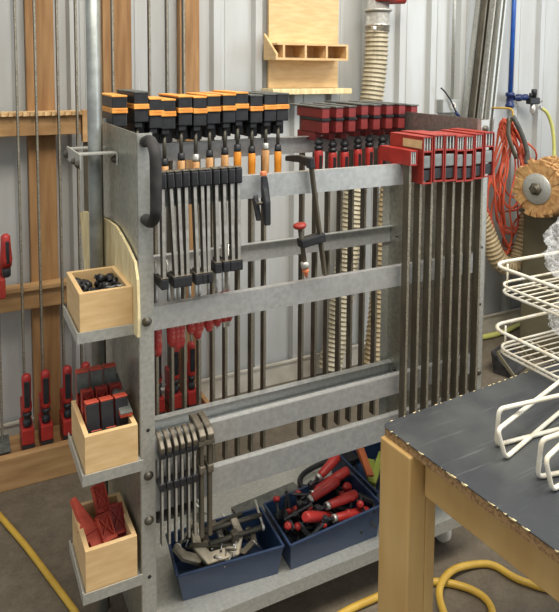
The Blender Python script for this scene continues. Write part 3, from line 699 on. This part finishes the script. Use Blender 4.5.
for i in range(13):
    x = random.uniform(.485, .63) if i < 9 else random.uniform(.63, .77); y = random.uniform(.05, .19); z = .245+random.uniform(-.01, .035)
    t = thing('small_screw_clamp', 'small black clamp with round red knob heaped in the middle bin', 'clamp', (x, y, z), (random.uniform(-1.3, 1.3), random.uniform(-1.3, 1.3), random.uniform(-3, 3)), group='small clamps heaped in the middle bin')
    MB().cyl((0, 0, -.045), (0, 0, .02), .005, seg=8).build('screw', 'black', t)
    MB().lathe((0, 0, .0205), (0, 0, 1), [(0, .007), (.004, .012), (.012, .012), (.017, .006)], 12).build('knob', 'redbright', t)
    MB().box(-.008, .008, -.05, .012, -.03, -.012, .003).box(-.004, .004, -.0505, -.042, -.06, .04, .001).build('frame', 'black', t)
for i in range(10):
    x = random.uniform(.52, .72); y = random.uniform(.10, .155)
    t = thing('loose_bar', 'short black clamp bar buried in the middle bin heap', 'bar', (x, y, .222+random.uniform(-.02, .015)), (random.uniform(-.3, .3), random.uniform(-.4, .4), random.uniform(-3, 3)), group='black bars heaped in the middle bin')
    MB().box(-.04, .04, -.008, .008, -.004, .004, .001).build('bar', 'black', t); MB().box(-.041, -.025, -.012, .012, .0045, .018, .002).build('jaw', 'black', t)
# third bin content
for i, (m_, px, py) in enumerate((('lime', 377, 470), ('lime', 371, 478), ('tanor', 364, 462))):
    p = P(px, py, Y=.25)
    t = thing('plastic_wedge', ['upper lime green plastic wedge in the bin behind the bench leg', 'lower lime green plastic wedge in the bin behind the bench leg', 'orange brown plastic wedge in the bin behind the bench leg'][i], 'wedge', p, (.2, -.2, .7+.3*i))
    MB().prism([(-.07, -.012, 0), (.06, -.012, 0), (.07, -.012, .02), (-.07, -.012, .01)], (0, .026, 0), .001).build('wedge', m_, t); MB().box(-.06, .05, -.0135, -.0125, .003, .009).build('ridge', m_, t)
t = thing('black_cable_tool', 'black looped tool frame lying on the shelf behind the middle bin', 'tool', (.78, .34, .19))
MB().tube([(-.1, 0, 0), (-.07, .05, .01), (.05, .07, .015), (.12, .03, .02), (.1, -.03, .015), (-.02, -.04, .01)], .010, 8, 5, closed=True).build('loop', 'black', t)
MB().box(.05, .14, -.01, .04, .03, .05, .004).build('grip', 'black', t)
t = thing('grey_mat', 'flat dark grey slab on the bottom shelf between the bins', 'mat', (.545, .33, S+.001), (0, 0, .1))
MB().box(-.13, .13, -.05, .05, 0, .010, .002).build('slab', 'bar', t); MB().box(-.13, .13, -.05, .05, .0105, .012).build('skin', 'grey_top', t)

# ------------------------------------------------------------------ bench
A = V(.431, -.470, 0); ang = math.radians(4.2)
bench = thing('work_bench', 'tan painted wooden bench with worn black laminate top and chipped edge', 'bench', A, (0, 0, ang))
ZB = .90
def rrect(x0, x1, y0, y1, z, r):
    pts = []
    for k in range(7):
        a = PI - PI/2*k/6; pts.append((x0+r+r*math.cos(a), y1-r+r*math.sin(a), z))
    return [(x0, y0, z)]+pts+[(x1, y1, z), (x1, y0, z)]
MB().prism(rrect(0, 1.35, -1.0, 0, ZB-.002, .016), (0, 0, .002)).build('laminate', 'lam', bench)
MB().prism(rrect(.0015, 1.35, -1.0, -.0015, ZB-.022, .015), (0, 0, .0195)).build('top_board', 'chip', bench)
# chipped pale edge spots
b = MB(); y = -.03
while y > -.95:
    l = random.choice((.002, .003, .006, .014, .022)); hh = random.uniform(.0008, .003)
    b.prism([(-.0007, y, ZB-.0005), (-.0007, y-l*.4, ZB-.001-hh), (-.0007, y-l, ZB-.001-hh*.5), (-.0007, y-l*1.2, ZB+.0005)], (random.uniform(.0012, .003), 0, 0)); y -= l*1.2+random.choice((.004, .012, .03, .05))
x = .03
while x < .9:
    l = random.uniform(.001, .006); b.box(x-l, x+l, -.0015, .0005, ZB-.003, ZB+.0004); x += random.uniform(.012, .06)
b.build('chipped_edge', 'cream', bench)
def leg(x0, y1, wv=.098, wu=.05):
    MB().box(x0, x0+wu, y1-wv, y1, 0, ZB-.0225, .004).box(x0+wu+.0005, x0+wu+.03, y1-wv, y1-.02, 0, ZB-.0225, .003).build('leg', 'tan', bench)
leg(-.008, -.006); leg(1.25, -.010); leg(-.006, -.88); leg(1.25, -.88)
MB().box(.028, .062, -.875, -.112, ZB-.115, ZB-.0225, .003).build('apron', 'tan', bench)
MB().box(.08, 1.24, -.06, -.03, ZB-.115, ZB-.0225, .003).build('apron', 'tan', bench)

# white wire racks on the bench
r = .0048; zb_ = ZB+r+.001
def line_pts(a, b, Z, ext):
    p, q = P(*a, Z=Z), P(*b, Z=Z); return p, p+(q-p).normalized()*ext
t = thing('wire_rack', 'white coated wire rack end lying on the bench top, the farther left one', 'wire rack', P(505, 459, Z=ZB))
o = Vector(t.location)
def wire(parent, o, pts):
    # rounded corners
    out = [Vector(pts[0])-o]
    for a, b_, c in zip(pts, pts[1:], pts[2:]):
        a, b_, c = Vector(a)-o, Vector(b_)-o, Vector(c)-o
        d1 = (a-b_).normalized(); d2 = (c-b_).normalized(); rr = .014
        for k in range(6):
            s_ = k/5; p = (b_+d1*rr)*(1-s_)**2 + b_*2*s_*(1-s_) + (b_+d2*rr)*s_**2; out.append(p)
    out.append(Vector(pts[-1])-o)
    MB().tube(out, r, 10, smoothed=False).build('wire_loop', 'white', parent)
def uwire(parent, o, lo, hi, lo2, hi2, hgt, ext):
    a, a2 = P(*lo, Z=zb_), P(*lo2, Z=zb_); d = (a2-a).normalized()
    Zt = zb_+hgt; c, c2 = P(*hi, Z=Zt), P(*hi2, Z=Zt); e = (c2-c).normalized()
    wire(parent, o, [a+d*ext, a, c, c+e*ext, a+d*ext+V(0, 0, .001)])
# choose heights so the upright stays near vertical
def vert_h(lo, hi):
    a = P(*lo, Z=zb_); best = min((abs((P(*hi, Z=zb_+h/500).xy-a.xy).length), h/500) for h in range(5, 90)); return best[1]
h1 = vert_h((496, 446), (499, 409)); h2 = vert_h((506, 459), (497, 430))
uwire(t, o, (496, 445), (499, 409), (559, 429), (559, 395.5), h1, .42)
uwire(t, o, (505.5, 458), (497.5, 430), (559, 413), (559, 382), h2, .36)
t = thing('wire_rack', 'white coated wire rack end on the bench top, nearer, cut by the right edge', 'wire rack', P(540, 478, Z=ZB)); o = Vector(t.location)
h3 = vert_h((538, 478), (541, 440)); h4 = vert_h((553, 491), (546, 459))
uwire(t, o, (537.5, 477), (541.5, 440), (559, 473), (559, 434), h3, .35)
uwire(t, o, (552, 490), (545.5, 459), (559, 486), (559, 446), h4, .35)

# two tier wire basket with plastic bag
CX, CY = .925, -.30
bk = thing('wire_basket', 'two tier white wire basket stand at the right picture edge', 'basket', (CX, CY, 0), (0, 0, 0))
def rounded(x0, x1, y0, y1, z, R):
    pts = []
    for cx, cy, a0 in ((x0+R, y1-R, PI/2), (x0+R, y0+R, PI), (x1-R, y0+R, 1.5*PI), (x1-R, y1-R, 0)):
        for k in range(6): a = a0+PI/2*k/5; pts.append((cx+R*math.cos(a), cy+R*math.sin(a), z))
    return pts
def tier(z1, z0):
    g = MB().tube(rounded(0, .6, -.5, 0, z1, .05), .0052, 8, closed=True, smoothed=False).build('rim', 'white', bk)
    q = MB().tube(rounded(.012, .588, -.488, -.012, z1-.055, .045), .0038, 6, closed=True, smoothed=False); q.tube(rounded(.012, .588, -.488, -.012, z0, .045), .0038, 6, closed=True, smoothed=False)
    for k in range(1, 19):
        y = -.488+.476*k/19; q.cyl((.013, y, z0+.003), (.587, y, z0+.003), .0022, seg=6)
    for x in (.15, .3, .45): q.cyl((x, -.488, z0-.003), (x, -.012, z0-.003), .003, seg=6)
    for x, y in ((.05, -.013), (.3, -.013), (.013, -.25), (.55, -.013), (.013, -.44), (.3, -.487)):
        q.cyl((x, y, z0), (x, y, z1-.003), .0028, seg=6)
    q.build('wire_grid', 'white', g)
tier(1.158, 1.084); tier(.978, .912)
for x, y in ((.30, -.24),): MB().cyl((x, y, ZB+.006), (x, y, 1.3), .011, seg=12).build('centre_post', 'white', bk)
MB().lathe((.30, -.24, ZB+.001), (0, 0, 1), [(0, .09), (.003, .09), (.005, .012)], 20).build('foot', 'white', bk)
for x, y in ((.595, -.49), (.595, -.01), (.02, -.49)): MB().cyl((x, y, .912), (x, y, 1.16), .004, seg=8).build('corner_rod', 'white', bk)

def bag(label, loc, sx, sy, sz, seed, name='plastic_bag'):
    b = MB(); bmesh.ops.create_icosphere(b.bm, subdivisions=5, radius=1)
    for v in b.bm.verts:
        p = v.co.copy(); n = noise.turbulence(p*1.6+Vector((seed, 0, 0)), 5, True)
        rdg = abs(noise.noise(p*4+Vector((0, seed, 0)))); rd2 = abs(noise.noise(p*9+Vector((0, 0, seed))))
        s_ = .86+.10*n+.16*rdg-.07*rd2
        v.co = Vector((p.x*sx*s_, p.y*sy*s_, max(p.z, -.75)*sz*s_))
    o = b.build(name, 'film'); o.location = loc; tag(o, label, 'bag'); return o
bag('crumpled clear plastic bag in the upper basket tier', (1.25, -.46, 1.20), .23, .19, .15, 3.3)
bag('clear plastic wrap crumpled in the lower basket tier', (1.26, -.42, .975), .17, .16, .07, 8.1)

# ------------------------------------------------------------------ right background
# plywood tool board with shelf boxes
pa = P(267, 88, Y=1.42); pb = P(336, 88, Y=1.42)
t = thing('plywood_board', 'plywood tool board on the wall with three pigeon holes and a ledge', 'tool board', (pa.x, 1.42, pa.z))
Wd = pb.x-pa.x; o_ = Vector(t.location)
MB().box(0, Wd, -.018, -.0, 0, 1.0, .001).build('board', 'ply', t)
zb1 = P(264, 56, Y=1.27).z-o_.z
bx = MB(); y0, y1 = -.15, -.0185; X0, X1 = -.015, Wd-.02; z0_, z1_ = zb1-.018, zb1+.067
bx.box(X0, X1, y0, y1, z0_, z0_+.012).box(X0, X1, y0, y1, z1_-.01, z1_)
for k in range(4):
    xx = X0+.03+(X1-X0-.042)*k/3; bx.box(xx, xx+.012, y0, y1, z0_+.012, z1_-.01)
bx.box(X0, X1, y1-.008, y1, z0_+.012, z1_-.01)
bx.build('pigeon_holes', 'ply', t)
MB().prism([(X0-.014, -.0185, z0_-.0), (X0-.014, y0-.01, z0_), (X0-.014, y0-.01, z0_+.03), (X0-.014, -.0185, z1_+.05)], (.012, 0, 0)).build('side_bracket', 'ply', t)
MB().box(-.03, Wd+.02, -.13, .0, -.03, -.002, .002).build('ledge', 'cream', t)

# main dust duct
t = thing('dust_duct', 'grey ribbed flexible dust duct hanging down the wall behind the cart', 'duct', (0, 0, 0))
pts = [P(377, 28, Y=1.33), P(375, 70, Y=1.33), P(367, 130, Y=1.33), P(354, 200, Y=1.33), P(346, 270, Y=1.32), P(337, 330, Y=1.3), P(330, 368, Y=1.28)]
MB().tube(pts, .062, 18, 6, rib=(.024, .005)).build('flex_hose', 'ductg', t)
p = P(377.5, 30, Y=1.33)
MB().lathe(p, (.0, 0, 1), [(-.01, .066), (.02, .066), (.021, .071), (.03, .071), (.031, .066), (.10, .066), (.101, .062), (.4, .062)], 24).build('metal_collar', 'bright', t)
MB().lathe(p+V(0, 0, .10), (0, 0, 1), [(0, .076), (.006, .08), (.012, .076)], 24).build('band_clamp', 'galv', t)
MB().box(p.x-.085, p.x-.062, p.y-.08, p.y-.06, p.z-.005, p.z+.015, .003).build('buckle', 'bright', t)
MB().cyl(p+V(.0, -.01, .165), p+V(.16, -.02, .175), .028).lathe(p+V(.02, -.02, .15), (0, 0, 1), [(0, .07), (.03, .07)], 20).build('red_valve', 'red', t)
t = thing('flex_duct', 'tan ribbed flexible duct seen between the rear clamp bars near the right panel', 'duct', (0, 0, 0))
MB().tube([P(400, 120, Y=1.2), P(392, 170, Y=1.2), P(385, 230, Y=1.2), P(380, 290, Y=1.2), P(375, 340, Y=1.2), P(368, 385, Y=1.2)], .050, 16, 6, rib=(.026, .0045)).build('flex_hose', 'duct', t)
MB().lathe(P(400, 120, Y=1.2), (0, 0, 1), [(0, .055), (.04, .055)], 16).build('cuff', 'galv', t)
t = thing('flex_duct', 'brown ribbed flexible duct looping behind the orange cord', 'duct', (0, 0, 0))
MB().tube([P(532, 175, Y=1.2), P(528, 225, Y=1.2), P(516, 262, Y=1.2), P(500, 262, Y=1.2), P(487, 235, Y=1.22), P(474, 205, Y=1.24), P(462, 190, Y=1.25)], .052, 16, 7, rib=(.026, .005)).build('flex_hose', 'duct', t)
MB().lathe(P(532, 175, Y=1.2), (0, 0, 1), [(0, .057), (.05, .057)], 16).build('cuff', 'galv', t)

# leaning steel channels
def channel(label, a, b_, Y, wd, m):
    p, q = P(*a, Y=Y), P(*b_, Y=Y); d = (q-p).normalized(); base = p - d*(p.z/d.z); top = q + d*.5
    t = thing('steel_channel', label, 'metal channel', base, group='steel channels leaning on the wall'); T_ = top-base
    MB().beam((0, 0, 0), T_, wd, .002, up=(0, 1, 0)).build('web', m, t)
    for s in (-1, 1):
        off = V(s*wd/2, -.018, 0); MB().beam(off, T_+off, .002, .036, up=(0, 1, 0)).build('flange', m, t)
    for s in (-1, 1):
        off = V(s*wd/2*.72, -.036, 0); MB().beam(off, T_+off, wd*.28, .002, up=(0, 1, 0)).build('lip', m, t)
channel('grey steel channel leaning on the wall, leftmost of four', (465, 112), (478.5, 0), 1.40, .045, 'galv')
channel('grey steel channel leaning on the wall, second from the left by the blue pipe', (472, 112), (484.5, 0), 1.35, .040, 'tarn')
channel('bright steel channel leaning on the wall, third from the left by the blue pipe', (480, 112), (493, 0), 1.40, .035, 'bright')
channel('bright steel channel leaning on the wall, rightmost, nearest the blue pipe', (488, 112), (500, 0), 1.37, .045, 'galv')

# outlet
p = P(448, 106, Y=1.42)
t = thing('electrical_outlet', 'grey metal outlet box on the wall above the cart right corner', 'outlet', p)
MB().box(-.065, .065, -.03, .03, -.04, .04, .004).build('box', 'outlet', t)
MB().lathe((.012, -.0302, .002), (0, -1, 0), [(0, .023), (.003, .022)], 18).build('socket', 'label_white', t)
f = MB().box(.004, .007, -.035, -.0332, -.002, .012).box(.016, .019, -.035, -.0332, -.002, .012).cyl((.012, -.0332, -.009), (.012, -.035, -.009), .0025).build('socket_slots', 'black', t)
MB().cyl((.03, 0, .041), (.03, 0, 1.1), .010).build('conduit', 'galv', t)
t = thing('outlet_cable', 'black cable running down to the outlet box on the wall', 'cable', (0, 0, 0))
MB().tube([P(441, 88, Y=1.38), P(445, 92, Y=1.38), P(451, 101, Y=1.375), P(456, 112, Y=1.37)], .005, 8).build('cable', 'black', t); MB().cyl(P(456, 112, Y=1.37), P(459, 117, Y=1.37), .009).build('plug', 'navy', t)

# blue air line
pt = P(510, 98, Y=1.38)
t = thing('air_line', 'blue compressed air pipe down the wall with blue fitting', 'pipe', pt)
MB().cyl((.0, 0, .03), (.035, .02, 1.0), .014, seg=14).build('pipe', 'airblue', t)
MB().lathe((0, 0, -.06), (0, 0, 1), [(0, .02), (.004, .028), (.02, .028), (.022, .022), (.07, .022), (.072, .028), (.092, .028), (.096, .02)], 16).build('fitting', 'navy', t)
MB().lathe((.02, -.01, -.0), (1, 0, .03), [(0, .016), (.03, .016), (.032, .022), (.06, .024), (.062, .016), (.09, .016), (.092, .021), (.115, .021)], 14).build('elbow', 'navy', t)
pr_ = P(533, 101, Y=1.36)
t = thing('air_regulator', 'black air regulator with metal drain bowl beside the blue fitting', 'regulator', pr_)
MB().box(-.045, .045, -.02, .02, -.02, .022, .006).build('body', 'black', t)
MB().lathe((.008, 0, .023), (0, 0, 1), [(0, .014), (.03, .018), (.05, .018), (.054, .012)], 14).build('knob', 'black', t)
MB().lathe((-.022, -.0, .023), (0, 0, 1), [(0, .010), (.02, .012), (.03, .008)], 12).build('valve', 'black', t)
MB().lathe((-.0, 0, -.0205), (0, 0, -1), [(0, .018), (.05, .018), (.06, .010), (.07, .006)], 14).build('bowl', 'bright', t)
MB().cyl((.0455, 0, 0), (.075, 0, -.002), .010).build('nipple', 'bright', t)
t = thing('air_hose', 'pale yellow air hose curving down from the air regulator', 'hose', (0, 0, 0))
MB().tube([P(541, 108, Y=1.34), P(547, 113, Y=1.33), P(552, 126, Y=1.32), P(554, 145, Y=1.31), P(554, 170, Y=1.30), P(556, 215, Y=1.3)], .0115, 10).build('hose', 'phose', t)
MB().cyl(P(541, 108, Y=1.34)-V(.012, 0, -.003), P(541, 108, Y=1.34), .013).build('coupler', 'bright', t)

# orange cord bundle on hook
hp = P(500, 120, Y=1.30)
t = thing('extension_cord', 'tangled orange extension cord coil hanging on a wall hook', 'cord', hp)
b = MB(); rc = .0062
allp = []
random.seed(21)
for k in range(13):
    wl = random.uniform(.07, .15); hl_ = random.uniform(.45, .95); cxo = random.uniform(.02, .14); ph = random.uniform(-.3, .3)
    n = 14
    for j in range(n):
        a = 2*PI*j/n; zz = -hl_/2+hl_/2*math.cos(a); wdt = wl*(.45+.75*min(1, -zz/hl_*1.5))
        allp.append((cxo*min(1, -zz*4+.15)+wdt*math.sin(a)+ph*.12*zz+random.uniform(-.012, .012), -.03+random.uniform(-.045, .03), zz+random.uniform(-.012, .012)))
b.tube(allp, rc, 6, 4); b.build('coil', 'cord', t)
MB().tube([(.03, -.07, -.1), (.06, -.08, -.3), (.02, -.08, -.5), (.06, -.07, -.72), (.02, -.06, -.85)], rc, 6, 6).build('loose_end', 'cord', t)
MB().cyl((.10, -.09, -.14), (.085, -.09, -.2), .013, .016).build('plug', 'cord', t)
t = thing('wall_hook', 'bent brass coloured hook holding the orange cord', 'hook', hp+V(-.01, 0, .0))
MB().tube([(-.02, .1, .07), (-.01, -.02, .075), (.01, -.09, .07), (.01, -.10, .02), (.005, -.09, -.01)], .006, 8).build('hook', 'yhose', t); MB().box(-.035, -.0, .1, .112, .03, .10, .002).build('plate', 'galv', t)
t = thing('grey_strap', 'dark grey webbing straps hanging in front of the orange cord', 'strap', hp+V(.03, -.12, -.0))
MB().tube([(-.05, 0, .03), (-.02, -.01, -.02), (.03, -.01, -.1), (.07, -.01, -.19), (.075, 0, -.26)], .016, 6).build('band', 'grey_top', t)
MB().tube([(-.06, .02, .02), (-.07, .01, -.08), (-.04, .0, -.17), (-.01, 0, -.22)], .014, 6).build('band', 'tarn', t)

# brush machine
mc = P(536, 189, Y=.9)
ax = Vector((.985, .17, 0)).normalized()
t = thing('brush_machine', 'olive sanding machine with bristle wheel and steel flange at the right edge', 'machine', (mc.x, mc.y, 0), (0, 0, math.atan2(ax.y, ax.x)))
z = mc.z
MB().lathe((0, 0, z), (1, 0, 0), [(0, .020), (.001, .084), (.006, .088), (.011, .084), (.012, .02)], 28).build('flange', 'galv', t)
MB().lathe((-.028, 0, z), (1, 0, 0), [(0, .018), (.002, .022), (.014, .022), (.0142, .036), (.027, .036)], 6).build('nut', 'tarn', t)
br = MB(); random.seed(4)
for ring in range(5):
    for k in range(26):
        a = 2*PI*(k+.5*(ring % 2))/26+random.uniform(-.03, .03); rr = .158+random.uniform(-.014, .012); x0 = .024+ring*.045
        d = Vector((0, math.cos(a), math.sin(a))); c0 = Vector((x0, 0, z))
        br.beam(c0+d*.035, c0+d*rr+V(random.uniform(-.006, .006), 0, 0), .034, .024, .003, up=(1, 0, 0))
br.build('bristle_wheel', 'bristle', t)
MB().cyl((.0125, 0, z), (.4195, 0, z), .030, seg=20).build('spindle', 'tarn', t)
MB().box(.42, .7, -.10, .16, z-.167, z+.10, .01).build('motor_housing', 'olive', t)
MB().box(.2, .8, -.10, .20, .0, z-.192, .01).build('cabinet', 'olive', t)
MB().box(.18, .82, -.12, .22, z-.19, z-.168, .004).build('table', 'olive', t)

# grey drum/rod behind the brush
# floor tray and hoses
p = P(513, 371, Z=0.0)
t = thing('steel_trough', 'small dark metal trough lying on the floor beyond the bench', 'trough', p, (0, 0, .35))
b = MB().hexa([(-.10, -.05, 0), (.12, -.05, 0), (.12, .07, 0), (-.10, .07, 0), (-.10, -.02, .03), (.12, -.02, .03), (.12, .09, .12), (-.10, .09, .12)])
fr = MB()
q = [V(-.11, -.065, .012), V(.13, -.065, .012), V(.13, .045, .125), V(-.11, .045, .125)]
b.build('body', 'rubber', t)
for a, c in zip(q, q[1:]+q[:1]): fr.beam(a, c, .012, .016)
fr.build('rim', 'olive', t)
t = thing('floor_hose', 'pale yellow hose piece on the floor along the wall at right', 'hose', (0, 0, 0))
r2 = .02
MB().tube([P(440, 345, Z=r2), P(470, 339, Z=r2), P(488, 336, Z=r2), P(506, 331, Z=r2), P(523, 323, Z=r2), P(545, 318, Z=r2)], .017, 10).build('hose', 'phose', t)
MB().cyl(P(440, 345, Z=r2), P(443, 344.5, Z=r2), .02).build('ferrule', 'tarn', t)
t = thing('yellow_hose', 'yellow air hose lying on the bare floor at the lower left', 'hose', (0, 0, 0))
MB().tube([P(-60, 455, Z=.012), P(-20, 492, Z=.012), P(0, 516, Z=.012), P(25, 545, Z=.012), P(50, 578, Z=.012), P(76, 613, Z=.012), P(100, 650, Z=.012), P(130, 720, Z=.012)], .0105, 12).build('hose', 'yhose', t)
MB().cyl(P(-60, 455, Z=.012), P(-66, 449, Z=.012), .013).build('coupler', 'bright', t)
t = thing('yellow_hose', 'yellow air hose coiled in loops on the floor beside the bench leg', 'hose', (0, 0, 0))
hz = .0125
MB().tube([P(300, 640, Z=hz), P(345, 612, Z=hz), P(375, 598, Z=hz), P(405, 585, Z=hz), P(440, 582, Z=hz), P(472, 590, Z=hz), P(490, 605, Z=hz), P(492, 630, Z=hz), P(475, 645, Z=hz),
           P(452, 628, Z=hz+.006), P(440, 600, Z=hz+.02), P(442, 582, Z=hz+.027), P(455, 569, Z=hz+.014), P(478, 564, Z=hz), P(495, 566, Z=hz), P(520, 580, Z=hz), P(560, 590, Z=hz), P(620, 585, Z=hz)], .0115, 12, 8).build('hose', 'yhose', t)
MB().cyl(P(620, 585, Z=hz), P(628, 584, Z=hz), .014).build('coupler', 'bright', t)
